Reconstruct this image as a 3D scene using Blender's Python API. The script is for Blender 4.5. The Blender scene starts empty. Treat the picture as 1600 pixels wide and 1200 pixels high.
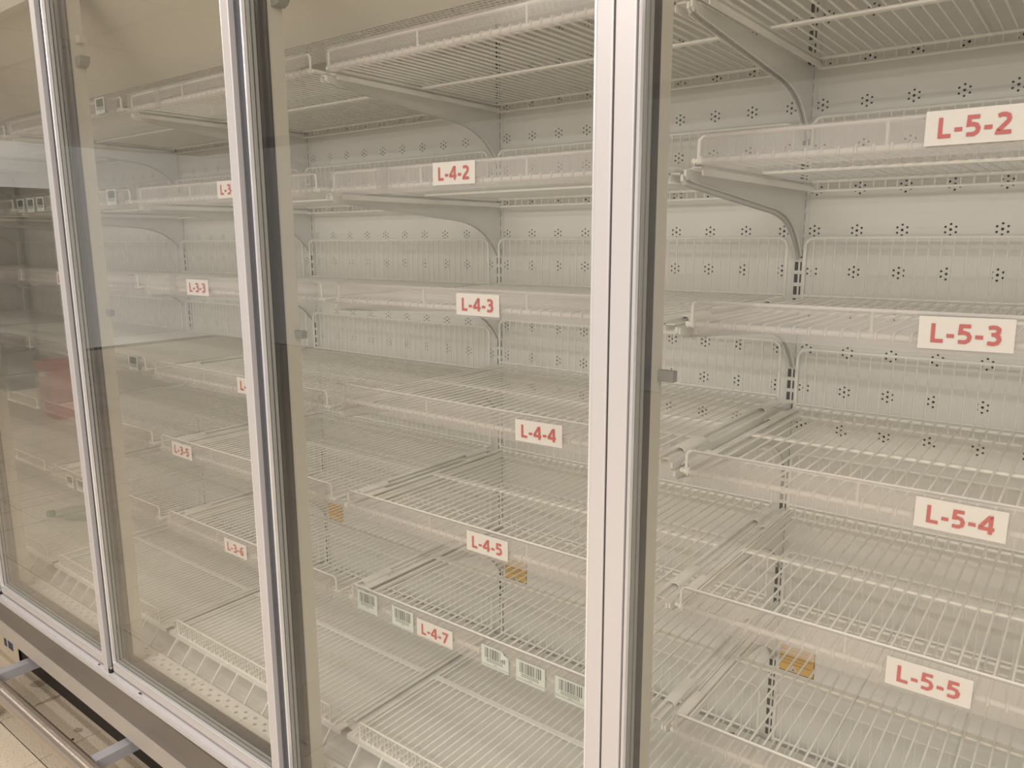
import bpy, math, random
from math import sin, cos, pi
from mathutils import Matrix, Vector
from mathutils.geometry import delaunay_2d_cdt

random.seed(7)
SC = bpy.context.scene
COL = SC.collection

# ------------------------------------------------------------------ camera
H = 1.5                      # eye height: every z below is given relative to it, +H puts it above the floor
YAW, PIT, ROL = 0.65828, 0.18607, -0.003956
R0 = Vector((cos(YAW), sin(YAW), 0)); U0 = Vector((-sin(YAW) * sin(PIT), cos(YAW) * sin(PIT), cos(PIT)))
F0 = Vector((-sin(YAW) * cos(PIT), cos(YAW) * cos(PIT), -sin(PIT)))
RR = R0 * cos(ROL) + U0 * sin(ROL); UU = -R0 * sin(ROL) + U0 * cos(ROL)
cd = bpy.data.cameras.new('camera'); cam = bpy.data.objects.new('camera', cd); COL.objects.link(cam)
M = Matrix((RR, UU, -F0)).transposed().to_4x4(); M.translation = Vector((0.49789, -0.83486, H))
cam.matrix_world = M
cd.sensor_width = 36; cd.lens = 36 * 1193.27 / 1600; cd.clip_start = 0.02; cd.clip_end = 60
SC.camera = cam

# ------------------------------------------------------------------ world, lamps, exposure
W = bpy.data.worlds.new('world'); SC.world = W; W.use_nodes = True
W.node_tree.nodes['Background'].inputs[0].default_value = (1.0, 0.94, 0.865, 1)
W.node_tree.nodes['Background'].inputs[1].default_value = 1.2
LAMP_ROWS = [(-0.80, -9.0, 4.0, 84), (-2.0, -2.1, 2.4, 80), (-2.70, -1.7, 3.2, 120), (-4.9, 0.0, 3.6, 85)]   # y, x from, x to, watts; rows after the first are added fill
def area(name, loc, sx, sy, power, col):
    l = bpy.data.lights.new(name, 'AREA'); l.shape = 'RECTANGLE'; l.size = sx; l.size_y = sy
    l.energy = power; l.color = col
    o = bpy.data.objects.new(name, l); COL.objects.link(o); o.location = loc
    return o
for ly, lx0, lx1, pw in LAMP_ROWS:
    area('ceiling_and_fill_light', ((lx0 + lx1) / 2, ly, H + 1.215), lx1 - lx0 - 0.06, 0.05, pw, (1.0, 0.96, 0.935))
SC.view_settings.view_transform = 'Standard'
SC.view_settings.look = 'None'
SC.view_settings.exposure = -0.95
SC.view_settings.gamma = 1
SC.view_settings.use_curve_mapping = False
SC.cycles.transparent_max_bounces = 32
SC.cycles.max_bounces = 8

# ------------------------------------------------------------------ materials
def mat(name, col, rough=0.5, metal=0.0, spec=0.5, noise=None, bump=None):
    m = bpy.data.materials.new(name); m.use_nodes = True
    nt = m.node_tree; b = nt.nodes['Principled BSDF']
    b.inputs['Base Color'].default_value = (*col, 1); b.inputs['Roughness'].default_value = rough
    b.inputs['Metallic'].default_value = metal; b.inputs['Specular IOR Level'].default_value = spec
    if noise:                                     # (scale, colour2, low, high, stretch)
        sc_, c2, lo, hi, st = noise
        tc = nt.nodes.new('ShaderNodeTexCoord'); mp = nt.nodes.new('ShaderNodeMapping')
        mp.inputs['Scale'].default_value = st
        nz = nt.nodes.new('ShaderNodeTexNoise'); nz.inputs['Scale'].default_value = sc_; nz.inputs['Detail'].default_value = 6
        cr = nt.nodes.new('ShaderNodeValToRGB')
        cr.color_ramp.elements[0].position = lo; cr.color_ramp.elements[0].color = (*c2, 1)
        cr.color_ramp.elements[1].position = hi; cr.color_ramp.elements[1].color = (*col, 1)
        nt.links.new(tc.outputs['Object'], mp.inputs[0]); nt.links.new(mp.outputs[0], nz.inputs[0])
        nt.links.new(nz.outputs[0], cr.inputs[0]); nt.links.new(cr.outputs[0], b.inputs['Base Color'])
        if bump:
            bp = nt.nodes.new('ShaderNodeBump'); bp.inputs['Strength'].default_value = bump
            bp.inputs['Distance'].default_value = 0.002
            nt.links.new(nz.outputs[0], bp.inputs['Height']); nt.links.new(bp.outputs[0], b.inputs['Normal'])
    return m
def glassy(name, tint, r0, body=None, body_fac=0.0, rough=0.0):
    """clear sheet: transparent with a Schlick reflection, and a little milky body for worn plastic"""
    m = bpy.data.materials.new(name); m.use_nodes = True
    nt = m.node_tree; nt.nodes.clear()
    out = nt.nodes.new('ShaderNodeOutputMaterial')
    tr = nt.nodes.new('ShaderNodeBsdfTransparent'); tr.inputs[0].default_value = (*tint, 1)
    gl = nt.nodes.new('ShaderNodeBsdfGlossy'); gl.inputs['Roughness'].default_value = rough; gl.inputs['Color'].default_value = (1, 1, 1, 1)
    lw = nt.nodes.new('ShaderNodeLayerWeight'); lw.inputs['Blend'].default_value = 0.5
    pw = nt.nodes.new('ShaderNodeMath'); pw.operation = 'POWER'; pw.inputs[1].default_value = 5.6
    ma = nt.nodes.new('ShaderNodeMath'); ma.operation = 'MULTIPLY_ADD'
    ma.inputs[1].default_value = 1 - r0; ma.inputs[2].default_value = r0
    nt.links.new(lw.outputs['Facing'], pw.inputs[0]); nt.links.new(pw.outputs[0], ma.inputs[0])
    base = tr.outputs[0]
    if body:
        df = nt.nodes.new('ShaderNodeBsdfDiffuse'); df.inputs[0].default_value = (*body, 1)
        m1 = nt.nodes.new('ShaderNodeMixShader'); m1.inputs[0].default_value = body_fac
        nt.links.new(tr.outputs[0], m1.inputs[1]); nt.links.new(df.outputs[0], m1.inputs[2]); base = m1.outputs[0]
    mx = nt.nodes.new('ShaderNodeMixShader')
    nt.links.new(ma.outputs[0], mx.inputs[0]); nt.links.new(base, mx.inputs[1]); nt.links.new(gl.outputs[0], mx.inputs[2])
    nt.links.new(mx.outputs[0], out.inputs[0])
    return m

M_PANEL = mat('white_lacquered_steel', (0.86, 0.85, 0.82), 0.38, noise=(5, (0.81, 0.80, 0.765), 0.25, 0.6, (1, 1, 1)))
M_WIRE = mat('white_coated_wire', (0.90, 0.885, 0.845), 0.4)
M_BRACK = mat('white_steel_bracket', (0.83, 0.825, 0.795), 0.45)
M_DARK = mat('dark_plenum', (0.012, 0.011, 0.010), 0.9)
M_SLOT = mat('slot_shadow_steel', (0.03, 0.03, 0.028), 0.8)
M_ALU = mat('satin_aluminium', (0.66, 0.635, 0.64), 0.36, 0.25)
M_ALU2 = mat('bright_aluminium_lip', (0.83, 0.82, 0.84), 0.22, 0.55)
M_CHAN = mat('dark_reflection_channel', (0.15, 0.165, 0.19), 0.35, 0.6)  # aluminium channel with its dark, cool reflections put into the base colour
M_RIB = mat('grey_gasket', (0.28, 0.28, 0.26), 0.6)
M_BLACK = mat('black_rubber', (0.012, 0.012, 0.013), 0.4)
M_KICK = mat('dark_grey_kick_panel', (0.205, 0.175, 0.15), 0.35, 0.0, noise=(4, (0.17, 0.15, 0.13), 0.3, 0.7, (0.3, 1, 3)))
M_TRIM = mat('light_grey_trim', (0.55, 0.49, 0.43), 0.4, noise=(9, (0.48, 0.43, 0.38), 0.3, 0.7, (0.4, 1, 1)))
M_MULL = mat('cream_face_frame', (0.60, 0.57, 0.50), 0.5)
M_TOE = mat('dark_toe_kick', (0.03, 0.022, 0.017), 0.8)
M_STEEL = mat('brushed_steel_tube', (0.56, 0.49, 0.43), 0.3, 0.9)
M_ARM = mat('grey_painted_arm', (0.40, 0.40, 0.43), 0.5)
M_PAPER = mat('white_paper', (0.76, 0.725, 0.70), 0.7)
M_RED = mat('red_print', (0.55, 0.12, 0.115), 0.7)
M_MINT = mat('pale_mint_paper', (0.64, 0.70, 0.665), 0.7)
M_INK = mat('black_print', (0.05, 0.05, 0.05), 0.7)
M_GINK = mat('grey_print', (0.22, 0.25, 0.23), 0.7)
M_YEL = mat('yellow_sticker', (0.80, 0.48, 0.10), 0.6)
M_YINK = mat('dull_print', (0.38, 0.22, 0.05), 0.7)
M_TILE = mat('cream_speckled_tile', (0.74, 0.64, 0.50), 0.42, noise=(190, (0.46, 0.37, 0.28), 0.34, 0.44, (1, 1, 1)))
M_TILE2 = mat('cream_worn_tile', (0.70, 0.605, 0.47), 0.42, noise=(160, (0.42, 0.34, 0.25), 0.35, 0.46, (1, 1, 1)))
M_GROUT = mat('dark_grout', (0.06, 0.045, 0.034), 0.9)
M_CEIL = mat('ceiling_board', (0.84, 0.81, 0.76), 0.9)
M_CGRID = mat('ceiling_grid', (0.30, 0.27, 0.24), 0.7)
M_WALL = mat('painted_wall', (0.84, 0.81, 0.76), 0.8)
M_GOND = mat('dark_grey_shelving', (0.16, 0.155, 0.14), 0.6)
M_REDP = mat('red_plastic', (0.42, 0.07, 0.055), 0.4)
M_BLUE = mat('blue_print', (0.05, 0.07, 0.17), 0.6)
M_CREAM = mat('cream_card', (0.72, 0.63, 0.47), 0.7)
M_DIRT = mat('brown_grime', (0.10, 0.05, 0.03), 0.9)
M_DIRT2 = mat('faint_brown_stain', (0.42, 0.33, 0.25), 0.8)
M_DUST = mat('grey_dust', (0.30, 0.28, 0.25), 0.95)
M_GLASS = glassy('door_glass', (0.995, 0.994, 0.988), 0.013)
M_RAIL = glassy('clear_price_rail_plastic', (0.95, 0.94, 0.935), 0.03, (0.70, 0.68, 0.685), 0.17, 0.15)
M_PET = glassy('green_tinted_bottle_plastic', (0.80, 0.88, 0.86), 0.06, (0.45, 0.54, 0.52), 0.12, 0.05)
M_CAP = mat('green_cap', (0.10, 0.25, 0.22), 0.5)
M_LAMP = bpy.data.materials.new('lamp_diffuser'); M_LAMP.use_nodes = True
_b = M_LAMP.node_tree.nodes['Principled BSDF']; _b.inputs['Emission Color'].default_value = (1, 0.93, 0.82, 1); _b.inputs['Emission Strength'].default_value = 3.0

# ------------------------------------------------------------------ mesh helpers
class MB:
    def __init__(s): s.v = []; s.f = []; s.sm = []
    def add(s, vs, fs, smooth=False):
        o = len(s.v); s.v += [tuple(v) for v in vs]; s.f += [tuple(i + o for i in f) for f in fs]; s.sm += [smooth] * len(fs)
        return s
    def box(s, x0, x1, y0, y1, z0, z1):
        return s.add([(x0, y0, z0), (x1, y0, z0), (x1, y1, z0), (x0, y1, z0), (x0, y0, z1), (x1, y0, z1), (x1, y1, z1), (x0, y1, z1)],
                     [(0, 3, 2, 1), (4, 5, 6, 7), (0, 1, 5, 4), (1, 2, 6, 5), (2, 3, 7, 6), (3, 0, 4, 7)])
    def tube(s, pts, r, n=6, closed=False):
        pts = [Vector(p) for p in pts]; N = len(pts); vs = []; fs = []
        prev = None
        for i, p in enumerate(pts):
            if closed: t = (pts[(i + 1) % N] - pts[i - 1]).normalized()
            elif i == 0: t = (pts[1] - p).normalized()
            elif i == N - 1: t = (p - pts[i - 1]).normalized()
            else: t = ((pts[i + 1] - p).normalized() + (p - pts[i - 1]).normalized()).normalized()
            a = prev if prev else (Vector((0, 0, 1)) if abs(t.z) < 0.9 else Vector((1, 0, 0)))
            a = (a - t * a.dot(t)).normalized(); b = t.cross(a); prev = a
            for k in range(n):
                q = 2 * pi * (k + 0.5) / n; vs.append(p + (a * cos(q) + b * sin(q)) * r)
        segs = N if closed else N - 1
        for i in range(segs):
            j = (i + 1) % N
            for k in range(n): fs.append((i * n + k, i * n + (k + 1) % n, j * n + (k + 1) % n, j * n + k))
        s.add(vs, fs, True)
        if not closed:
            s.add(vs[:n], [tuple(range(n))[::-1]]); s.add(vs[-n:], [tuple(range(n))])
        return s
    def prism(s, prof, ax, t0, t1, shear=0.0, smooth=False):
        """profile (pairs) extruded along axis ax from t0 to t1"""
        n = len(prof)
        def P(a, b, t):
            if ax == 'x': return (t, a, b + shear * t)
            if ax == 'y': return (a, t, b)
            return (a, b, t)
        vs = [P(a, b, t0) for a, b in prof] + [P(a, b, t1) for a, b in prof]
        s.add(vs, [(i, (i + 1) % n, n + (i + 1) % n, n + i) for i in range(n)], smooth)
        s.add(vs, [tuple(range(n))[::-1], tuple(range(n, 2 * n))])
        return s
    def mesh(s, name, m):
        me = bpy.data.meshes.new(name); me.from_pydata(s.v, [], s.f)
        me.polygons.foreach_set('use_smooth', s.sm); me.materials.append(m); me.update()
        return me
def link(name, data, parent=None, loc=None):
    o = bpy.data.objects.new(name, data); COL.objects.link(o)
    if parent: o.parent = parent
    if loc: o.location = loc
    return o
def build(mb, name, m, parent=None, loc=None, fix=True):
    me = mb.mesh(name, m)
    if fix:
        import bmesh
        bm = bmesh.new(); bm.from_mesh(me); bmesh.ops.recalc_face_normals(bm, faces=bm.faces); bm.to_mesh(me); bm.free()
    return link(name, me, parent, loc)
def thing(name, label, cat, loc=(0, 0, 0), group=None):
    o = link(name, None, None, loc); o.empty_display_size = 0.05
    o['label'] = label; o['category'] = cat
    if group: o['group'] = group
    return o
def tag(o, label, cat, group=None):
    o['label'] = label; o['category'] = cat
    if group: o['group'] = group
    return o
def plate_cell(w0, w1, h0, h1, holes):
    """triangles of a rectangle with holes: (cx, cz, [polygon points])"""
    vs = [Vector((w0, h0)), Vector((w1, h0)), Vector((w1, h1)), Vector((w0, h1))]
    es = [(0, 1), (1, 2), (2, 3), (3, 0)]; rings = []
    for poly in holes:
        o = len(vs); n = len(poly); vs += [Vector(p) for p in poly]
        es += [(o + i, o + (i + 1) % n) for i in range(n)]
    V, E_, Fc, *_ = delaunay_2d_cdt(vs, es, [], 0, 1e-6)
    def inside(pt, poly):
        c = False; j = len(poly) - 1
        for i in range(len(poly)):
            if (poly[i][1] > pt[1]) != (poly[j][1] > pt[1]) and pt[0] < (poly[j][0] - poly[i][0]) * (pt[1] - poly[i][1]) / (poly[j][1] - poly[i][1]) + poly[i][0]: c = not c
            j = i
        return c
    tris = []
    for f in Fc:
        c = (V[f[0]] + V[f[1]] + V[f[2]]) / 3
        if not any(inside(c, p) for p in holes): tris.append(tuple(f))
    return [(v.x, v.y) for v in V], tris, holes
def put_cell(mb, cell, ax, off, depth, dx=0.0, dz=0.0):
    """ax 'y': plate faces -y at y=off, hole walls go back by depth; ax 'z': plate faces +-z"""
    V, T, holes = cell
    def P(a, b, d): return (a + dx, off + d, b + dz) if ax == 'y' else (a + dx, b + dz, off + d)
    mb.add([P(a, b, 0) for a, b in V], T)
    for poly in holes:
        n = len(poly)
        mb.add([P(a, b, 0) for a, b in poly] + [P(a, b, depth) for a, b in poly],
               [(i, (i + 1) % n, n + (i + 1) % n, n + i) for i in range(n)])
def circ(cx, cz, r, n=8): return [(cx + r * cos(2 * pi * i / n), cz + r * sin(2 * pi * i / n)) for i in range(n)]
def rect(cx, cz, w, h): return [(cx - w / 2, cz - h / 2), (cx + w / 2, cz - h / 2), (cx + w / 2, cz + h / 2), (cx - w / 2, cz + h / 2)]

# ------------------------------------------------------------------ key dimensions (metres)
P = 0.78                    # bay and door pitch; post k stands at x = -P*k
S, B = 0.1916, 0.7691       # shelf front and back panel
NB = 6                      # bays k = 0..5; bay k spans -P*k .. -P*k+P
XL, XR = -P * (NB - 1), P
ZC = 0.62                   # top of the interior
DECK = -1.112
STRUCT = 'structure'

# ------------------------------------------------------------------ store shell
TS = 0.3045
floor_mb = MB().box(-11, 4.2, -6.0, 1.2, H - 1.56 - H + 0.0, -0.004)
fl = link('floor', floor_mb.mesh('floor', M_GROUT)); fl['kind'] = STRUCT
tmesh = []
for k, m in enumerate((M_TILE, M_TILE2, M_TILE)):
    g = 0.0017; t = TS / 2 - g
    mb = MB().add([(-t, -t, -0.004), (t, -t, -0.004), (t, t, -0.004), (-t, t, -0.004), (-t + .001, -t + .001, 0), (t - .001, -t + .001, 0), (t - .001, t - .001, 0), (-t + .001, t - .001, 0)],
                  [(4, 5, 6, 7), (0, 1, 5, 4), (1, 2, 6, 5), (2, 3, 7, 6), (3, 0, 4, 7)])
    tmesh.append(mb.mesh('floor_tile', m))
far = MB()
for i in range(-30, 21):
    for j in range(-20, 4):
        cx = -1.8335 + TS * (i + 0.5); cy = -0.100 + TS * (j + 0.5)
        if cx < -10.8 or cx > 4.0 or cy < -5.85 or cy > 1.0: continue
        if -4.1 < cx < 1.0 and -3.0 < cy < 0.25:
            o = link('floor_tile', tmesh[(i * 7 + j * 3) % 3], fl, (cx, cy, 0)); o.rotation_euler = (0, 0, pi / 2 * ((i + j * 5) % 4))
        else:
            t = TS / 2 - 0.0020
            far.add([(cx - t, cy - t, 0), (cx + t, cy - t, 0), (cx + t, cy + t, 0), (cx - t, cy + t, 0)], [(0, 1, 2, 3)])
ft = link('far_floor_tiles', far.mesh('far_floor_tiles', M_TILE), fl); ft['kind'] = 'stuff'
ce = link('ceiling', MB().box(-11, 4.2, -6.0, 1.2, H + 1.31, H + 1.36).mesh('ceiling', M_CGRID)); ce['kind'] = STRUCT
cme = MB().box(-0.592, 0.592, -0.592, 0.592, -0.008, 0.004).mesh('ceiling_board', M_CEIL)
for i in range(-9, 4):
    for j in range(-5, 2):
        cx = -0.25 + 1.2 * (i + 0.5); cy = -0.45 + 1.2 * (j + .5)
        if -10.5 < cx < 3.7 and -5.5 < cy < 0.8: link('ceiling_board', cme, ce, (cx, cy, H + 1.306))
w3 = link('wall_back', MB().box(-11, 4.2, 1.15, 1.2, 0, H + 1.31).mesh('wall_back', M_WALL)); w3['kind'] = STRUCT
lamp_names = ['above the front of the freezer', 'second row from the freezer, added as fill', 'along the middle of the aisle, added as fill', 'far across the aisle, added as fill']
for n, (ly, lx0, lx1, pw) in enumerate(LAMP_ROWS):
    t = thing('ceiling_and_fill_lamp', 'long white strip lamp on the ceiling ' + lamp_names[n], 'lamp', ((lx0 + lx1) / 2, ly, H + 1.298)); hl = (lx1 - lx0) / 2
    build(MB().prism([(-.045, 0), (.045, 0), (.03, -.06), (-.03, -.06)], 'x', -hl, hl), 'housing', M_PANEL, t)
    build(MB().box(-hl + .02, hl - .02, -.026, .026, -.075, -.06), 'diffuser', M_LAMP, t)

# ------------------------------------------------------------------ freezer cabinet
cab = thing('freezer_cabinet', 'long white multi-bay freezer cabinet with perforated back behind the glass doors', 'freezer', (0, 0, 0))
Z = lambda z: z + H
# vent holes: seven-hole flowers on an 80 mm grid
def flower(cx, cz):
    hs = [circ(cx, cz, 0.0027, 8)]
    for q in range(6):
        a = pi / 2 + q * pi / 3; hs.append(circ(cx + 0.0098 * cos(a), cz + 0.0098 * sin(a), 0.0023, 6))
    return hs
cells = {}
cells['l'] = plate_cell(0, 0.064, -0.04, 0.04, flower(0.024, 0))
cells['m'] = plate_cell(-0.04, 0.04, -0.04, 0.04, flower(0, 0))
cells['r'] = plate_cell(-0.04, 0.036, -0.04, 0.04, flower(0, 0))
rows = [0.016 + 0.08 * i for i in range(-5, 7)]
mb = MB()
for rz in rows:
    for c in range(10):
        put_cell(mb, cells['l' if c == 0 else 'r' if c == 9 else 'm'], 'y', 0, 0.003, 0 if c == 0 else 0.024 + 0.08 * c, rz)
zlo, zhi = rows[0] - 0.04, rows[-1] + 0.04
mb.add([(0, 0, zhi), (P, 0, zhi), (P, 0, ZC), (0, 0, ZC)], [(0, 1, 2, 3)])
mb.add([(0, 0, -1.14), (P, 0, -1.14), (P, 0, zlo), (0, 0, zlo)], [(0, 1, 2, 3)])
bp_me = mb.mesh('back_panel', M_PANEL)
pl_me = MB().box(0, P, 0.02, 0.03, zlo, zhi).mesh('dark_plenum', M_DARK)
# slotted post
sl = plate_cell(-0.0125, 0.0125, -0.01225, 0.01225, [rect(-0.0058, 0, 0.0074, 0.0172), rect(0.0032, 0, 0.0034, 0.0172)])
mb = MB()
npost = int((0.60 + 1.12) / 0.0245)
for i in range(npost): put_cell(mb, sl, 'y', 0, 0.0012, 0, -1.12 + 0.0245 * (i + .5))
ztop = -1.12 + 0.0245 * npost
for sx in (-0.0125, 0.0125):
    mb.add([(sx, 0, -1.12), (sx, 0.006, -1.12), (sx, 0.006, ztop), (sx, 0, ztop)], [(0, 1, 2, 3)])
po_me = mb.mesh('slotted_post', M_BRACK)
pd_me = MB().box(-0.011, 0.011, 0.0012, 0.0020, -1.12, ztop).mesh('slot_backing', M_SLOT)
# return-air grille
gc = plate_cell(-0.02, 0.02, 0.0, 0.049, [circ(-0.010, 0.0185, 0.0055, 10), circ(0.010, 0.0345, 0.0055, 10)])
mb = MB()
for i in range(19): put_cell(mb, gc, 'z', 0, -0.004, 0.0195 + 0.04 * i, 0)
mb.box(0, P, -0.003, 0.0, -0.014, 0.0); mb.box(0.7595, P, 0.0, 0.049, -0.004, 0.0)
gr_me = mb.mesh('perforated_plate', M_WIRE)
fin_me = MB().prism([(0.1375, -1.166), (0.1445, -1.166), (0.180, -1.128), (0.180, -1.119), (0.176, -1.119)], 'x', -0.0022, 0.0022).mesh('grille_fin', M_WIRE)
# honeycomb outlet
hcA = plate_cell(0, 0.013, 0, 0.0115, [rect(0.0065, 0.00575, 0.0094, 0.0056)])
mb = MB()
for j in range(12):
    for i in range(60):
        x = i * 0.013 + (0.0065 if j % 2 else 0)
        if x + 0.013 <= P + 1e-6: put_cell(mb, hcA, 'z', 0, 0.012, x, 0.0115 * j)
    if j % 2:
        for xa, xb in ((0, .0065), (P - .0065, P)):
            mb.add([(xa, .0115 * j, 0), (xb, .0115 * j, 0), (xb, .0115 * (j + 1), 0), (xa, .0115 * (j + 1), 0)], [(0, 1, 2, 3)])
hc_me = mb.mesh('honeycomb_outlet', M_PANEL)
for k in range(NB):
    x0 = -P * k
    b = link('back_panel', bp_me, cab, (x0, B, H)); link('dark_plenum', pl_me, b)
    po = link('slotted_post', po_me, cab, (x0, B - 0.003, H)); link('slot_backing', pd_me, po)
    link('perforated_plate', gr_me, cab, (x0, 0.090, Z(-1.160)))
    h = link('honeycomb_outlet', hc_me, cab, (x0, 0.289, Z(0.42))); h['kind'] = 'stuff'
    for q in range(10): link('grille_fin', fin_me, cab, (x0 + 0.0555 + 0.0755 * q, 0, H))
po = link('slotted_post', po_me, cab, (XR, B - 0.003, H)); link('slot_backing', pd_me, po)
# body sheets
build(MB().box(XL - .03, XR + .03, B + 0.04, B + 0.11, 0.05, Z(0.86)), 'back_shell', M_PANEL, cab)
build(MB().box(XL, XR, B + 0.0005, B + 0.04, Z(-1.18), Z(-1.125)), 'back_skirt', M_PANEL, cab)
build(MB().box(XL, XR, 0.0865, B, Z(-1.185), Z(-1.176)), 'pan', M_PANEL, cab)
build(MB().prism([(0.075, 0.63), (0.289, 0.42), (0.289, 0.435), (0.085, 0.64)], 'x', XL, XR), 'sloping_canopy', M_MULL, cab, (0, 0, H))
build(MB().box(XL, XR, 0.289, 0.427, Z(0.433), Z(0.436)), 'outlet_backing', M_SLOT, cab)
build(MB().prism([(0.425, 0.42), (0.425, 0.60), (B, 0.60), (B, 0.615), (0.41, 0.615), (0.41, 0.437), (0.425, 0.437)][:5] + [(0.42, 0.615), (0.42, 0.42)], 'x', XL, XR), 'ceiling_sheet', M_PANEL, cab, (0, 0, H))
build(MB().box(XL - .03, XR + .03, -0.01, B + 0.11, Z(0.70), Z(0.86)), 'canopy', M_ALU, cab)
build(MB().box(XL - 0.045, XL - 0.004, 0.06, B + 0.04, 0.1, Z(0.70)), 'end_panel', M_PANEL, cab)
build(MB().box(XR + 0.004, XR + 0.045, 0.06, B + 0.04, 0.1, Z(0.70)), 'end_panel', M_PANEL, cab)
# face frame behind the doors: mullions, threshold, header
for k in range(-1, NB):
    jx = -P * k
    if k == NB - 1: jx = XL
    mu = build(MB().box(jx - 0.0375, jx + 0.0375, 0.058, 0.090, Z(-1.14), Z(0.68)), 'mullion', M_MULL, cab)
    if 0 <= k <= 3:
        s_ = MB(); s_.prism([(0.0, 0.0), (0.030, 0.0), (0.028, -0.012), (0.020, -0.021), (0.010, -0.024), (0.0, -0.022)], 'y', 0.066, 0.088)
        build(s_, 'rubber_stop', M_RIB, mu, (jx + 0.0375, 0, Z(0.437)))
        build(MB().box(jx + .0375, jx + .056, .072, .090, Z(0.468), Z(0.486)), 'hinge_stay', M_MULL, mu)
        build(MB().box(jx + .0375, jx + .060, .078, .090, Z(-0.186), Z(-0.171)), 'latch_plate', M_RIB, mu)
build(MB().box(XL, XR, 0.058, 0.0865, Z(-1.19), Z(-1.172)), 'threshold', M_MULL, cab)
build(MB().box(XL, XR, 0.058, 0.090, Z(0.60), Z(0.70)), 'header', M_MULL, cab)
# lower front
SH = -0.0155
def at(z, x=-1.7): return z - SH * x
build(MB().prism([(-0.004, at(-1.180)), (0.058, at(-1.168)), (0.058, at(-1.286)), (0.002, at(-1.286))], 'x', XL - .03, XR + .03, SH), 'kick_panel', M_KICK, cab, (0, 0, H))
build(MB().prism([(-0.006, at(-1.272)), (0.004, at(-1.272)), (0.09, at(-1.280)), (0.09, at(-1.325)), (0.006, at(-1.331)), (-0.004, at(-1.322))], 'x', XL - .03, XR + .03, SH), 'kick_trim', M_TRIM, cab, (0, 0, H))
tr_ = build(MB().prism([(-0.008, -1.168), (-0.008, -1.178), (0.056, -1.190), (0.056, -1.1535), (0.004, -1.1575), (0.000, -1.166)], 'x', XL - .03, XR + .03), 'door_track', M_ALU, cab, (0, 0, H))
build(MB().prism([(-0.0095, -1.1665), (-0.0075, -1.1645), (-0.0045, -1.1665), (-0.006, -1.172)], 'x', XL - .03, XR + .03), 'track_edge', M_ALU2, cab, (0, 0, H))
build(MB().box(XL, XR, 0.080, 0.11, 0.0, Z(-1.30)), 'toe_kick', M_TOE, cab)
build(MB().box(XL, XR, 0.11, B + 0.04, 0.0, 0.16), 'plinth', M_TOE, cab)

# yellow stickers on the back panel, low beside each post
yel = {}
def sticker(k):
    t = build(MB().box(-0.005, 0.0875, -0.0012, -0.0006, -0.946, -0.886), 'yellow_sticker', M_YEL, None, (-P * k, B, H))
    bd = MB()
    for a in ((-0.005, 0.0875, -0.946, -0.9445), (0.086, 0.0875, -0.946, -0.886), (-0.005, -0.0035, -0.946, -0.886)): bd.box(a[0], a[1], -0.0016, -0.0011, a[2], a[3])
    build(bd, 'border', M_INK, t)
    ln = MB()
    for i in range(5): ln.box(0.004, 0.080 - 0.01 * (i % 2), -0.0015, -0.0011, -0.895 - 0.008 * i, -0.8935 - 0.008 * i)
    build(ln, 'text_lines', M_YINK, t)
    build(MB().prism([(0.034, -0.9425), (0.052, -0.9425), (0.043, -0.928)], 'y', -0.0018, -0.0011), 'triangle_sign', M_PAPER, t)
    build(MB().prism([(0.0385, -0.9412), (0.0475, -0.9412), (0.043, -0.934)], 'y', -0.0021, -0.0017), 'triangle_mark', M_GINK, t)
    return t
for k, lb in ((0, 'yellow warning sticker low on the back panel, seen below the L-5-5 rail'),
              (1, 'yellow warning sticker low on the back panel, seen below the L-4-5 label'),
              (2, 'yellow warning sticker on the back panel, just right of the L-3 and L-4 door frame')):
    tag(sticker(k), lb, 'sticker')

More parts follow.
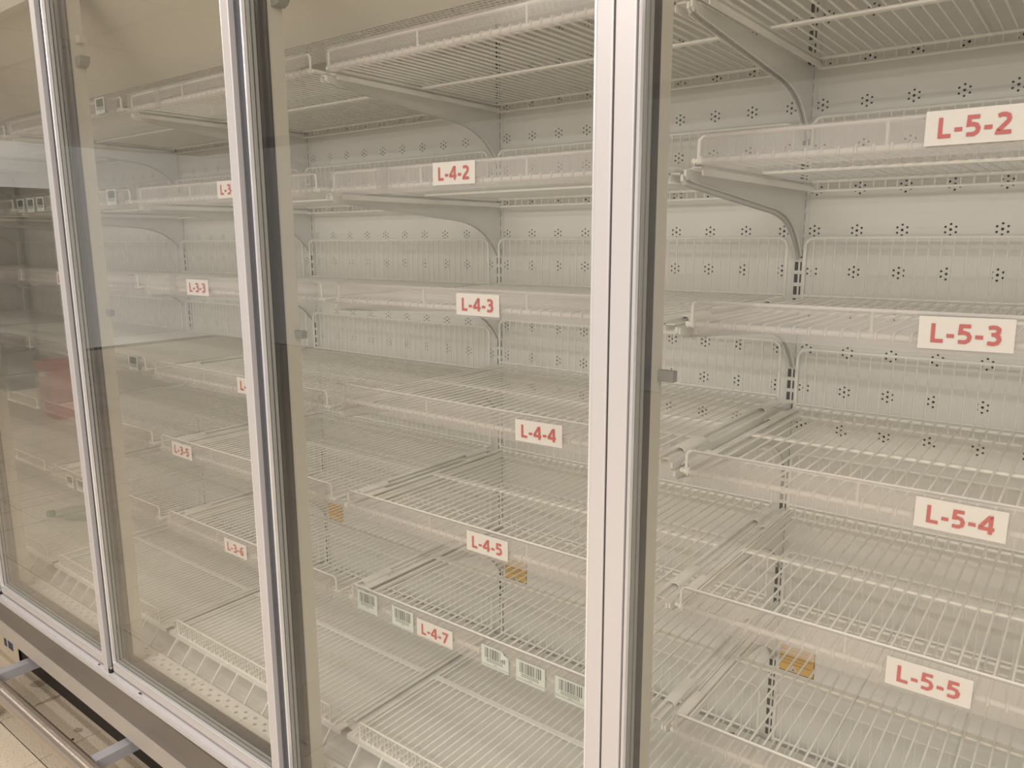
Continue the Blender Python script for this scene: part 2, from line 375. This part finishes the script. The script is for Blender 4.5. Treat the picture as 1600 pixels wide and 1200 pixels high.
# ------------------------------------------------------------------ doors
ZD0, ZD1 = -1.1470, 0.70
def door(k):
    """door k closes bay k: left jamb at x=-P*(k+1)+P.. i.e. from junction -P*k to -P*(k-1)"""
    a, b = 0.0, P
    names = {0: 'glass freezer door at the right, its double pale strip meeting the next door',
             1: 'glass freezer door in the middle, covering the L-4 shelves',
             2: 'glass freezer door covering the L-3 shelves, left of the middle door',
             3: 'glass freezer door at the left edge, a red reflection in its pane',
             4: 'glass freezer door beyond the left edge of the view, second from the cabinet end',
             5: 'glass freezer door at the far left end of the cabinet'}
    t = thing('freezer_door', names[k], 'door', (-P * k, 0, H), 'freezer doors')
    zt = ZD1
    # stepped profile: distance c from the lip edge, depth y
    prof_lip = [(-0.0045, 0.0035), (-0.0035, 0.0012), (-0.0012, 0.0004), (0.0, 0.0022), (0.0003, 0.0088), (-0.0045, 0.0088)]
    rib1 = [(-0.002, 0.0106), (0.0014, 0.0106), (0.0018, 0.0174), (-0.002, 0.0174)]
    rib2 = [(-0.002, 0.0202), (0.0026, 0.0202), (0.0032, 0.0257), (-0.002, 0.0257)]
    core = [(-0.006, 0.0275), (0.0026, 0.0275), (-0.0030, 0.0570), (-0.008, 0.0570)]
    def ring(prof, name, m, par, right=True):
        """profile swept around the left, bottom and right sides of the opening"""
        x0, x1, z0 = 0.0420, P - 0.0220, -1.1205
        mb = MB(); n = len(prof)
        st = [(lambda c, y: (x0 + c, y, zt)), (lambda c, y: (x0 + c, y, z0 + c)), (lambda c, y: (x1 - c, y, z0 + c)), (lambda c, y: (x1 - c, y, zt))]
        vs = [f(c, y) for f in st for c, y in prof]
        fs = [(i * n + q, i * n + (q + 1) % n, (i + 1) * n + (q + 1) % n, (i + 1) * n + q) for i in range(3) for q in range(n)]
        fs += [tuple(range(n)), tuple(range(3 * n, 4 * n))]
        mb.add(vs, fs)
        return build(mb, name, m, par)
    fr = build(MB().box(0.0085, 0.038, 0.014, 0.054, ZD0, zt), 'hinge_stile', M_CHAN, t)
    build(MB().box(0.0365, P - 0.020, 0.0022, 0.050, ZD0, -1.126), 'bottom_rail', M_ALU, t)
    build(MB().box(P - 0.0185, P + 0.0005, 0.0125, 0.054, ZD0, zt), 'closing_stile', M_ALU, t)
    ring(prof_lip, 'bright_lip', M_ALU2, t)
    ring(rib1, 'glazing_spacer', M_RIB, t); ring(rib2, 'glazing_spacer', M_RIB, t)
    ring([(-0.005, 0.0090), (-0.0020, 0.0090), (-0.0020, 0.0268), (-0.005, 0.0268)], 'edge_seal', M_BLACK, t)
    ring(core, 'black_gasket', M_BLACK, t)
    for nm_, y0 in (('front_pane', 0.0090), ('middle_pane', 0.0185), ('rear_pane', 0.0263)):
        build(MB().box(0.0395, P - 0.0195, y0, y0 + 0.0009, -1.1230, zt), nm_, M_GLASS, t)
    build(MB().box(0.0365, P - 0.020, 0.0, 0.056, zt, zt + 0.03), 'top_rail', M_ALU, t)
    # pull strip on the closing edge, running below the rail with a rounded foot
    ps = MB(); pr = [(P - 0.0200, 0.0035), (P - 0.0185, 0.0005), (P - 0.016, 0.0), (P + 0.0025, 0.0), (P + 0.0047, 0.0010), (P + 0.0052, 0.0115), (P - 0.0200, 0.0115)]
    if k != 0:
        ps.prism(pr, 'z', -1.180, zt)
        ps.prism([(P - 0.0198 + 0.0125 - 0.0125 * cos(q * pi / 8), -1.1799 - 0.0125 * sin(q * pi / 8)) for q in range(9)], 'y', 0.0005, 0.0112)
        build(ps, 'pull_strip', M_ALU, t)
    if k == 0:
        ps2 = MB().prism([(0.0078, 0.0010), (0.0095, 0.0), (0.0335, 0.0), (0.0352, 0.0010), (0.0356, 0.0130), (0.0078, 0.0130)], 'z', -1.185, zt)
        build(ps2, 'pull_strip', M_ALU, t)
        build(MB().box(0.0054, 0.0077, 0.0030, 0.0115, -1.180, zt), 'gap_shade', M_BLACK, t)  # black strip in the open seam, standing in for the shade there
    hp = MB(); hp.prism(circ(0.0190, 0.004, 0.0075, 10), 'z', -1.158, -1.1480)
    build(hp, 'hinge_pin', M_BLACK, t)
    hb = MB(); hb.prism(circ(0.0190, 0.004, 0.0038, 8), 'z', -1.1500, -1.1455)
    build(hb, 'pin_head', M_ALU2, t)
    return t
for k in range(NB): door(k)

# ------------------------------------------------------------------ shelves
ZT = {0: [.368, .141, -.087, -.309, -.5275, -.745], 1: [.366, .134, -.086, -.296, -.529, -.745], 2: [.367, .136, -.087, -.319, -.527, -.747],
      3: [.372, .137, -.088, -.315, -.527, -.750], 4: [.370, .136, -.088, -.315, -.527, -.748], 5: [.370, .136, -.088, -.315, -.527, -.748]}
WX = [0.0332 + 0.0203 * i for i in range(36)]
YB = B - 0.030
g_wire = MB()
for x in WX:
    g_wire.tube([(x, S + 0.0015, -0.0045), (x, S + 0.0035, 0.0040), (x, S + 0.012, 0.0052), (x, YB, 0.0052)], 0.0019, 5)
wire_me = g_wire.mesh('shelf_wires', M_WIRE)
bar_me = MB().tube([(0.026, S + 0.008, -0.001), (0.755, S + 0.008, -0.001)], 0.0046, 8).mesh('front_bar', M_WIRE)
def rounded(x0, x1, z0, z1, r, y, n=5):
    pts = [(x0, y, z0), (x0, y, z1 - r)]
    pts += [(x0 + r - r * cos(a * pi / 2 / n), y, z1 - r + r * sin(a * pi / 2 / n)) for a in range(1, n + 1)]
    pts += [(x1 - r + r * sin(a * pi / 2 / n), y, z1 - r + r * cos(a * pi / 2 / n)) for a in range(0, n + 1)]
    pts += [(x1, y, z0)]
    return pts
rm = MB().tube(rounded(0.0285, 0.7515, 0.0, 0.0315, 0.008, S + 0.0085), 0.0027, 7)
for x in (0.27, 0.51): rm.tube([(x, S + 0.0085, 0), (x, S + 0.0085, 0.0315)], 0.0024, 6)
rim_me = rm.mesh('front_rim', M_WIRE)
ms_me = MB().box(0.020, 0.760, 0.463, 0.476, -0.0015, 0.0028).mesh('support_strip', M_WIRE)
rb = MB().tube([(0.020, YB - 0.003, 0.0015), (0.760, YB - 0.003, 0.0015)], 0.0036, 7)
rb.tube([(0.020, YB - 0.001, -0.0165), (0.760, YB - 0.001, -0.0165)], 0.0030, 6)
for x in WX: rb.tube([(x, YB, 0.004), (x, YB, -0.0165)], 0.0018, 4)
rb_me = rb.mesh('rear_bar', M_WIRE)
def side_rail(s):
    x = (lambda d: d) if s < 0 else (lambda d: P - d)
    mb = MB()
    xs = sorted((x(0.0095), x(0.0265))); mb.box(xs[0], xs[1], S + 0.03, YB, -0.008, -0.0055)
    xs = sorted((x(0.0245), x(0.0265))); mb.box(xs[0], xs[1], S + 0.03, YB, -0.018, -0.0055)
    mb.tube([(x(0.0215), S + 0.008, 0.0), (x(0.0215), YB, 0.0)], 0.0036, 7)
    return mb
def clip_mesh(s, y0):
    x = (lambda d: d) if s < 0 else (lambda d: P - d)
    pr = [(x(0.0045 + .009 - .009 * cos(a * pi / 6)), 0.0075 * sin(a * pi / 6)) for a in range(7)]
    pr2 = [(x(0.0045 + .009 - .0076 * cos(a * pi / 6)), 0.0060 * sin(a * pi / 6)) for a in range(6, -1, -1)]
    return MB().prism([(a, b - 0.004) for a, b in pr + pr2], 'y', y0, y0 + 0.085)
sr_me = {s: side_rail(s).mesh('side_rail', M_WIRE) for s in (-1, 1)}
cl_me = {(s, i): clip_mesh(s, (0.235, 0.60)[i] + (0.03 if s > 0 else 0)).mesh('side_clip', M_WIRE) for s in (-1, 1) for i in (0, 1)}
BRP = [(S + 0.022, -0.0095), (B - 0.004, -0.0085), (B - 0.004, -0.140), (0.7580, -0.1425), (0.7500, -0.1320), (0.7410, -0.1205), (0.7300, -0.1090),
       (0.7160, -0.0965), (0.7000, -0.0850), (0.6800, -0.0745), (0.6580, -0.0665), (0.6350, -0.0605), (0.60, -0.0550), (S + 0.052, -0.0265), (S + 0.030, -0.0235), (S + 0.022, -0.0180)]
def bracket(s):
    mb = MB(); x0, x1 = (0.0005, 0.0045) if s < 0 else (P - 0.0045, P - 0.0005)
    mb.prism(BRP, 'x', x0, x1)
    low = BRP[3:15]                                # rolled lower edge
    for i in range(len(low) - 1):
        (y0, z0), (y1, z1) = low[i], low[i + 1]
        w0, w1 = (x0, x1 + 0.0022) if s < 0 else (x0 - 0.0022, x1)
        mb.add([(w0, y0, z0), (w1, y0, z0), (w1, y1, z1), (w0, y1, z1), (w0, y0, z0 + .0016), (w1, y0, z0 + .0016), (w1, y1, z1 + .0016), (w0, y1, z1 + .0016)],
               [(0, 1, 2, 3), (4, 7, 6, 5), (0, 3, 7, 4), (1, 5, 6, 2)])
    return mb
br_me = {s: bracket(s).mesh('bracket', M_BRACK) for s in (-1, 1)}
RH = 0.122
gy = B - 0.026
fr = MB().tube(rounded(0.0165, 0.7605, 0.004, RH, 0.018, gy), 0.0034, 7)
fr.tube([(0.0165, gy, 0.008), (0.7605, gy, 0.008)], 0.0028, 6)
gf_me = fr.mesh('rear_guard', M_WIRE)
gw = MB()
for x in WX: gw.tube([(x, gy - 0.002, 0.004), (x, gy - 0.002, RH)], 0.0017, 5)
gw_me = gw.mesh('guard_wires', M_WIRE)
# clear price rail with rolled top and bottom lips
RP = [(S + 0.004, 0.0315), (S + 0.003, 0.0345), (S - 0.0005, 0.0358), (S - 0.0040, 0.0345), (S - 0.0050, 0.0310), (S - 0.0052, -0.0095), (S - 0.0085, -0.0120),
      (S - 0.0085, -0.0145), (S - 0.0040, -0.0142), (S - 0.0036, 0.0308), (S - 0.0026, 0.0333), (S - 0.0005, 0.0342), (S + 0.0018, 0.0333), (S + 0.0026, 0.0310)]
def rail_mesh(x0, x1, dy=0.0): return MB().prism([(a + dy, b) for a, b in RP], 'x', x0, x1).mesh('price_rail', M_RAIL)
RAILS = {}
def rails(par, x0, x1, split):
    key = (x0, x1, split)
    if key not in RAILS:
        RAILS[key] = [rail_mesh(x0, x1)] if not split else [rail_mesh(x0, x0 + split, -0.0022), rail_mesh(x0 + split - 0.03, x1)]
    for me in RAILS[key]: link('price_rail', me, par)
ordn = ['top', 'second', 'third', 'fourth', 'fifth', 'sixth']
bayn = {0: 'the L-5 bay at the right', 1: 'the L-4 bay in the middle', 2: 'the L-3 bay left of the middle', 3: 'the bay behind the left edge door',
        4: 'the second bay from the far left end', 5: 'the far left end bay'}
LABELS = {(0, 1): 'L-5-2', (0, 2): 'L-5-3', (0, 3): 'L-5-4', (0, 4): 'L-5-5', (1, 1): 'L-4-2', (1, 2): 'L-4-3', (1, 3): 'L-4-4', (1, 4): 'L-4-5', (1, 5): 'L-4-7',
          (2, 1): 'L-3-2', (2, 2): 'L-3-3', (2, 3): 'L-3-4', (2, 4): 'L-3-5', (2, 5): 'L-3-6', (3, 2): 'L-2-3'}
RX = {(0, 1): (.040, .75), (0, 2): (.036, .75), (0, 3): (.040, .75), (0, 4): (.036, .75), (0, 5): (.03, .75),
      (1, 0): (.036, .75), (1, 1): (.036, .752), (1, 2): (.034, .752), (1, 3): (.014, .752), (1, 4): (.034, .75), (1, 5): (.036, .75)}
shelf_lvl = {}
for k in range(NB):
    for l in range(6):
        zs = ZT[k][l] - 0.033
        lb = LABELS.get((k, l))
        lab = f'white wire shelf carrying the red {lb} label' if lb else f'white wire shelf, {ordn[l]} from the top in {bayn[k]}'
        t = thing('wire_shelf', lab, 'shelf', (-P * k, 0, Z(zs)), 'wire shelves in the freezer')
        o = link('shelf_wires', wire_me, t); o['kind'] = 'stuff'
        link('front_bar', bar_me, t); link('front_rim', rim_me, t)
        link('support_strip', ms_me, t); link('rear_bar', rb_me, t)
        for s in (-1, 1):
            link('bracket', br_me[s], t); r_ = link('side_rail', sr_me[s], t)
            for i in (0, 1): link('side_clip', cl_me[(s, i)], r_)
        if l > 0:
            g = link('rear_guard', gf_me, t); w_ = link('guard_wires', gw_me, g); w_['kind'] = 'stuff'
        if k == 4 and l in (4, 5): continue
        x0, x1 = RX.get((k, l), (0.034, 0.752))
        rails(t, x0, x1, 0.16 if (k, l) in ((1, 1), (2, 2), (2, 0)) else 0)
# bottom decks
dw = MB()
for x in WX:
    dw.tube([(x, 0.1795, 0.0), (x, 0.185, 0.0052), (x, YB, 0.0052)], 0.0025, 6)
dw_me = dw.mesh('deck_wires', M_WIRE)
dr = MB().tube(rounded(0.052, 0.728, 0.0, 0.044, 0.006, 0.182), 0.0028, 7)
dr.tube([(0.052, 0.182, 0.0), (0.728, 0.182, 0.0)], 0.0028, 6)
dr_me = dr.mesh('front_rim', M_WIRE)
ds = MB()
for i in range(56): ds.tube([(0.060 + 0.012 * i, 0.1835, 0), (0.060 + 0.012 * i, 0.1835, 0.044)], 0.0012, 4)
ds_me = ds.mesh('rim_wires', M_WIRE)
df_me = MB().prism([(0.176, 0.0), (0.205, 0.0), (0.205, -0.003), (0.179, -0.003), (0.179, -0.012), (0.176, -0.012)], 'x', 0.012, 0.768).mesh('front_flange', M_WIRE)
dt_me = MB().box(0.0008, 0.7792, 0.205, YB + 0.01, -0.012, -0.0085).mesh('deck_tray', M_PANEL)
db_me = MB().box(0.02, 0.76, 0.455, 0.470, 0.0066, 0.0092).mesh('support_strip', M_WIRE)
for k in range(NB):
    nm = {0: 'under the L-5 shelves', 1: 'under the L-4-7 shelf', 2: 'under the L-3-6 shelf', 3: 'with a plastic bottle lying on it', 4: 'second from the far left end', 5: 'at the far left end'}[k]
    t = thing('bottom_deck', 'white ribbed bottom deck with a short wire rim, ' + nm, 'shelf', (-P * k, 0, Z(DECK)), 'bottom decks in the freezer')
    o = link('deck_wires', dw_me, t); o['kind'] = 'stuff'
    r_ = link('front_rim', dr_me, t); o = link('rim_wires', ds_me, r_); o['kind'] = 'stuff'
    link('front_flange', df_me, t); link('deck_tray', dt_me, t); link('support_strip', db_me, t)
    for s in (-1, 1): link('side_rail', sr_me[s], t, (0, 0, 0.006))
    g = link('rear_guard', gf_me, t); w_ = link('guard_wires', gw_me, g); w_['kind'] = 'stuff'

# ------------------------------------------------------------------ shelf labels
GL = {   # pen strokes on a unit-high glyph: (width, [polylines])
    'L': (0.50, [[(0.08, 1.0), (0.08, 0.08), (0.50, 0.08)]]),
    '-': (0.36, [[(0.03, 0.37), (0.33, 0.37)]]),
    '2': (0.58, [[(0.05, 0.86), (0.18, 0.925), (0.31, 0.925), (0.43, 0.86), (0.465, 0.73), (0.43, 0.59), (0.10, 0.17), (0.08, 0.08), (0.57, 0.08)]]),
    '3': (0.56, [[(0.05, 0.88), (0.20, 0.925), (0.34, 0.915), (0.44, 0.83), (0.43, 0.66), (0.33, 0.555), (0.17, 0.54)], [(0.33, 0.535), (0.45, 0.43), (0.475, 0.28), (0.41, 0.13), (0.27, 0.07), (0.04, 0.10)]]),
    '4': (0.62, [[(0.46, 0.0), (0.46, 0.93), (0.40, 0.93), (0.06, 0.36), (0.06, 0.28), (0.62, 0.28)]]),
    '5': (0.56, [[(0.50, 0.92), (0.12, 0.92), (0.10, 0.555), (0.25, 0.575), (0.40, 0.52), (0.475, 0.36), (0.44, 0.19), (0.31, 0.08), (0.04, 0.09)]]),
    '6': (0.58, [[(0.50, 0.92), (0.34, 0.915), (0.18, 0.82), (0.09, 0.62), (0.08, 0.32), (0.15, 0.13), (0.29, 0.07), (0.43, 0.13), (0.49, 0.29), (0.44, 0.46), (0.31, 0.535), (0.15, 0.48), (0.09, 0.38)]]),
    '7': (0.56, [[(0.02, 0.92), (0.52, 0.92), (0.49, 0.83), (0.17, 0.0)]]),
}
def text_mesh(st, w, h):
    """bold printed characters as flat pen strokes 0.16 of the cap height wide"""
    adv = 0.0; strokes = []
    for c in st:
        gw, pl = GL[c]
        strokes += [[(a + adv, b) for a, b in p] for p in pl]; adv += gw + 0.10
    adv -= 0.10; sx = w / adv; mb = MB(); hw = 0.098 * h
    for p in strokes:
        q = [Vector(((a - adv / 2) * sx, (b - 0.5) * h)) for a, b in p]; L_ = []; R_ = []
        for i, v in enumerate(q):
            d0 = (v - q[i - 1]).normalized() if i else None; d1 = (q[i + 1] - v).normalized() if i < len(q) - 1 else None
            if d0 is None: nrm, k = Vector((-d1.y, d1.x)), 1
            elif d1 is None: nrm, k = Vector((-d0.y, d0.x)), 1
            else:
                n0 = Vector((-d0.y, d0.x)); n1 = Vector((-d1.y, d1.x)); nrm = (n0 + n1).normalized(); k = min(1 / max(nrm.dot(n0), 0.3), 1.8)
            L_.append(v + nrm * hw * k); R_.append(v - nrm * hw * k)
        for i in range(len(q) - 1):
            mb.add([(a.x, -0.0006 - 0.00002 * len(mb.f), a.y) for a in (L_[i], R_[i], R_[i + 1], L_[i + 1])], [(0, 1, 2, 3)])
    return mb.mesh('lettering', M_RED)
LP = {'L-5-2': (.3133, .143), 'L-5-3': (.3261, -.0900), 'L-5-4': (.3408, -.313), 'L-5-5': (.3255, -.5335), 'L-4-2': (-.4655, .1338), 'L-4-3': (-.4151, -.0915),
      'L-4-4': (-.2836, -.3020), 'L-4-5': (-.3992, -.5326), 'L-4-7': (-.538, -.7544), 'L-3-3': (-1.3132, -.0919), 'L-3-4': (-1.1221, -.318), 'L-3-5': (-1.4544, -.5293),
      'L-3-6': (-1.2319, -.7503), 'L-3-2': (-1.1465, .1352), 'L-2-3': (-2.060, -.090)}
tilt = {'L-4-2': -0.005, 'L-4-4': 0.02, 'L-5-3': 0.012, 'L-5-4': -0.008, 'L-3-5': -0.02}
for s, (x, z) in LP.items():
    t = build(MB().box(-0.0488, 0.0488, -0.0004, 0.0004, -0.0192, 0.0192), 'shelf_label', M_PAPER, None, (x + 0.0488, S - 0.0068, Z(z - 0.0192)))
    t.rotation_euler = (0, -tilt.get(s, 0.0), 0)
    tag(t, f'white paper shelf label reading {s} in bold red', 'label', 'red location labels on the shelves')
    link('lettering', text_mesh(s, 0.0715, 0.0222), t, (0.0005, -0.0006, 0.0))
BC = [(-.7184, -.7440, 1, 'leftmost of the barcode labels on the L-4-7 shelf'), (-.6107, -.7490, 1, 'just left of the L-4-7 label'),
      (-.3663, -.7528, 2, 'right of the L-4-7 label, its top corner peeling'), (-.2836, -.7541, 2, 'second to the right of the L-4-7 label'),
      (-.1966, -.7555, 2, 'cut off by the door strip on the L-4-7 shelf'),
      (-1.6988, .3762, 0, 'on the top shelf left of the L-3 bay'), (-1.6844, .1388, 0, 'on the second shelf left of the L-3 bay'),
      (-1.6526, -.3120, 0, 'hanging from the fourth shelf beside the L-3 bay'),
      (-2.2918, .134, 0, 'leftmost of three on the second shelf, left edge door'), (-2.2171, .1334, 0, 'middle of three on the second shelf, left edge door'),
      (-2.1445, .1348, 0, 'rightmost of three on the second shelf, left edge door'), (-2.1633, -.7564, 0, 'faint, low in the left edge door'),
      (-2.085, -.7564, 0, 'faint, low beside the strip of the left edge door')]
BARS = []
rng = random.Random(3)
bm_ = MB(); x = -0.0225
while x < 0.0225:
    w = rng.choice((0.0004, 0.0007, 0.0011, 0.0015)); bm_.box(x, x + w, -0.0008, -0.0003, -0.0025, 0.0185); x += w + rng.choice((0.0008, 0.0014, 0.0022))
bars_me = bm_.mesh('barcode', M_INK)
bt = MB()
for i in range(13): bt.box(-0.0195 + 0.003 * i, -0.0178 + 0.003 * i, -0.0008, -0.0003, -0.0065, -0.0042)
for i in range(20): bt.box(-0.0200 + 0.002 * i, -0.0187 + 0.002 * i, -0.0008, -0.0003, -0.0098, -0.0082)
for i in range(4): bt.box(-0.0030 + 0.002 * i, -0.0017 + 0.002 * i, -0.0008, -0.0003, -0.0138, -0.0124)
btxt_me = bt.mesh('small_print', M_GINK)
for x, z, big, where in BC:
    w, h = ((0.052, 0.041), (0.062, 0.044), (0.065, 0.0425))[big]
    mb = MB()
    if 'peeling' in where:       # folded corner
        mb.prism([(-w / 2, -h / 2), (w / 2, -h / 2), (w / 2, h / 2 - 0.012), (w / 2 - 0.018, h / 2), (-w / 2, h / 2)], 'y', -0.0004, 0.0004)
        mb.add([(w / 2, -.0004, h / 2 - .012), (w / 2 - .018, -.0004, h / 2), (w / 2 - .014, -.007, h / 2 - .013)], [(0, 1, 2)])
    else: mb.box(-w / 2, w / 2, -0.0004, 0.0004, -h / 2, h / 2)
    t = build(mb, 'barcode_label', M_MINT, None, (x + w / 2, S - 0.0068, Z(z - h / 2)))
    tag(t, 'small mint green barcode label, ' + where, 'label', 'barcode labels on the shelves')
    o = link('barcode', bars_me, t); o.scale = (w / 0.062, 1, h / 0.044)
    link('small_print', btxt_me, t)

# ------------------------------------------------------------------ bottle on the deck
def lathe(prof, n=16):
    mb = MB(); m = len(prof); vs = []
    for i, (t, r) in enumerate(prof):
        for k in range(n): vs.append((t, r * cos(2 * pi * k / n), r * sin(2 * pi * k / n)))
    fs = [(i * n + k, i * n + (k + 1) % n, (i + 1) * n + (k + 1) % n, (i + 1) * n + k) for i in range(m - 1) for k in range(n)]
    mb.add(vs, fs, True); mb.add(vs[:n], [tuple(range(n))]); mb.add(vs[-n:], [tuple(range(n))])
    return mb
bt_ = thing('plastic_bottle', 'empty green-tinted plastic bottle lying on its side on the bottom deck', 'bottle', (-2.765, 0.335, Z(DECK + 0.0072) + 0.032))
bt_.rotation_euler = (0, 0, math.radians(38))
build(lathe([(0.022, .0125), (0.035, .013), (0.06, .024), (0.085, .0315), (0.10, .032), (0.125, .0295), (0.15, .032), (0.165, .0295), (0.18, .032), (0.205, .031), (0.215, .026)]), 'body', M_PET, bt_)
build(lathe([(0.0, .014), (0.022, .0145)], 12), 'cap', M_CAP, bt_)

# ------------------------------------------------------------------ bumper rail on the floor in front
bu = thing('bumper_rail', 'round steel bumper rail along the floor before the freezer', 'rail', (0, -0.1085, 0.14))
tb = MB(); n = 20
tb.tube([(XL + (XR + .4 - XL) * q / 12, 0, 0) for q in range(13)], 0.0245, 32)
build(tb, 'tube', M_STEEL, bu)
for ax_ in [-1.500 + 0.675 * q for q in range(-4, 4)]:
    if not XL < ax_ < XR: continue
    a_ = MB().box(ax_ - 0.0175, ax_ + 0.0175, 0.012, 0.1995, -0.024, 0.006)
    build(a_, 'arm', M_ARM, bu)
    build(MB().box(ax_ - 0.014, ax_ + 0.014, -0.012, 0.012, -0.14, -0.010), 'foot', M_ARM, bu)
# card lying half under the freezer
cardx = thing('leaflet', 'cream leaflet with small blue squares leaning on the freezer base by the floor', 'leaflet', (-2.70, 0.0705, 0.0))
build(MB().box(-0.10, 0.25, 0.0, 0.0015, 0.0005, 0.125), 'card', M_CREAM, cardx)
bq = MB()
bq.box(0.122, 0.147, -0.0006, 0.0001, 0.037, 0.067); bq.box(0.160, 0.205, -0.0006, 0.0001, 0.039, 0.069)
build(bq, 'blue_squares', M_BLUE, cardx)
# grime on the floor and in the door track
def blob(mb, cx, cy, rx, ry, z, rot, n=14, seed=0):
    r_ = random.Random(seed); pts = []
    for i in range(n):
        a = 2 * pi * i / n; q = 0.75 + 0.4 * r_.random(); u, v = rx * q * cos(a), ry * q * sin(a)
        pts.append((cx + u * cos(rot) - v * sin(rot), cy + u * sin(rot) + v * cos(rot)))
    mb.prism(pts, 'z', z, z + 0.0006)

for nm_, cx, cy, rx, ry, rot, m_ in (('rust_stain', -1.892, 0.031, 0.016, 0.011, 0.3, M_DIRT2), ('scuff_mark', -2.137, 0.048, 0.045, 0.010, 1.5, M_DIRT2), ('rust_stain', -1.858, 0.000, 0.006, 0.005, 0, M_DIRT),
                                (('scuff_mark'), -2.27, 0.06, 0.03, 0.02, 0, M_DIRT2), ('rust_stain', -1.60, -0.16, 0.006, 0.004, 1, M_DIRT), ('scuff_mark', -1.95, -0.20, 0.012, 0.003, 2, M_DIRT2)):
    mb = MB(); blob(mb, 0, 0, rx, ry, 0.0001, rot, seed=int(cx * 1000)); build(mb, nm_, m_, fl, (cx, cy, 0))
for cx, w_ in ((-1.378, 0.007), (-1.607, 0.004), (-2.33, 0.005), (-0.9, 0.005)):
    mb = MB(); blob(mb, 0, 0, w_, 0.003, 0, 0, seed=int(cx * 999)); build(mb, 'track_grime', M_DIRT, cab, (cx, 0.0005, Z(-1.1578)))
for k_, (cx, cy, dz) in enumerate(((-0.068, 0.70, 0.0), (-0.30, 0.33, 0.0), (0.21, 0.56, 0.0))):
    mb = MB(); blob(mb, 0, 0, 0.011, 0.005, 0, 0.6, seed=k_); blob(mb, 0.006, 0.002, 0.006, 0.004, 0.001, 0.2, seed=k_ + 9)
    tag(build(mb, 'dirt_crumb', M_DIRT, None, (cx, cy, Z(DECK + 0.0073))), ('dark crumb of dirt on the deck at the back of the L-5 bay corner', 'dark crumb of dirt near the front of the deck under L-4-7', 'dark crumb of dirt on the deck in the middle of the L-5 bay')[k_], 'crumb')

# ------------------------------------------------------------------ things across the aisle, seen mirrored in the glass
go = thing('gondola_shelving', 'dark grey shelving gondola standing across the aisle', 'shelving', (-9.2, -2.35, 0))
build(MB().box(-0.95, 0.95, -0.02, 0.02, 0.1, 2.04), 'back_board', M_GOND, go)
build(MB().box(-0.95, 0.95, -0.3, 0.3, 0.0, 0.14), 'base', M_GOND, go)
for q in range(4): build(MB().box(-0.93, 0.93, -0.3, 0.3, 0.5 + 0.42 * q, 0.53 + 0.42 * q), 'shelf', M_GOND, go)
for sx in (-0.95, 0.92): build(MB().box(sx, sx + 0.03, -0.3, 0.3, 0.0, 2.04), 'end_board', M_GOND, go)
rb_ = thing('basket_stack', 'stack of red shopping baskets on the floor by the gondola', 'baskets', (-6.60, -1.93, 0))
for q in range(5):
    a0, a1 = 0.13, 0.16; z0 = 0.072 * q; b_ = MB()
    b_.add([(-a0, -.13, z0), (a0, -.13, z0), (a0, .13, z0), (-a0, .13, z0), (-a1, -.16, z0 + .2), (a1, -.16, z0 + .2), (a1, .16, z0 + .2), (-a1, .16, z0 + .2)],
           [(0, 3, 2, 1), (0, 1, 5, 4), (1, 2, 6, 5), (2, 3, 7, 6), (3, 0, 4, 7)])
    b_.tube([(-a1, -.16, z0 + .2), (a1, -.16, z0 + .2), (a1, .16, z0 + .2), (-a1, .16, z0 + .2)], 0.008, 6, True)
    build(b_, 'basket', M_REDP, rb_)
build(MB().box(-0.05, 0.05, 0.165, 0.168, 0.37, 0.42), 'white_tag', M_PAPER, rb_)
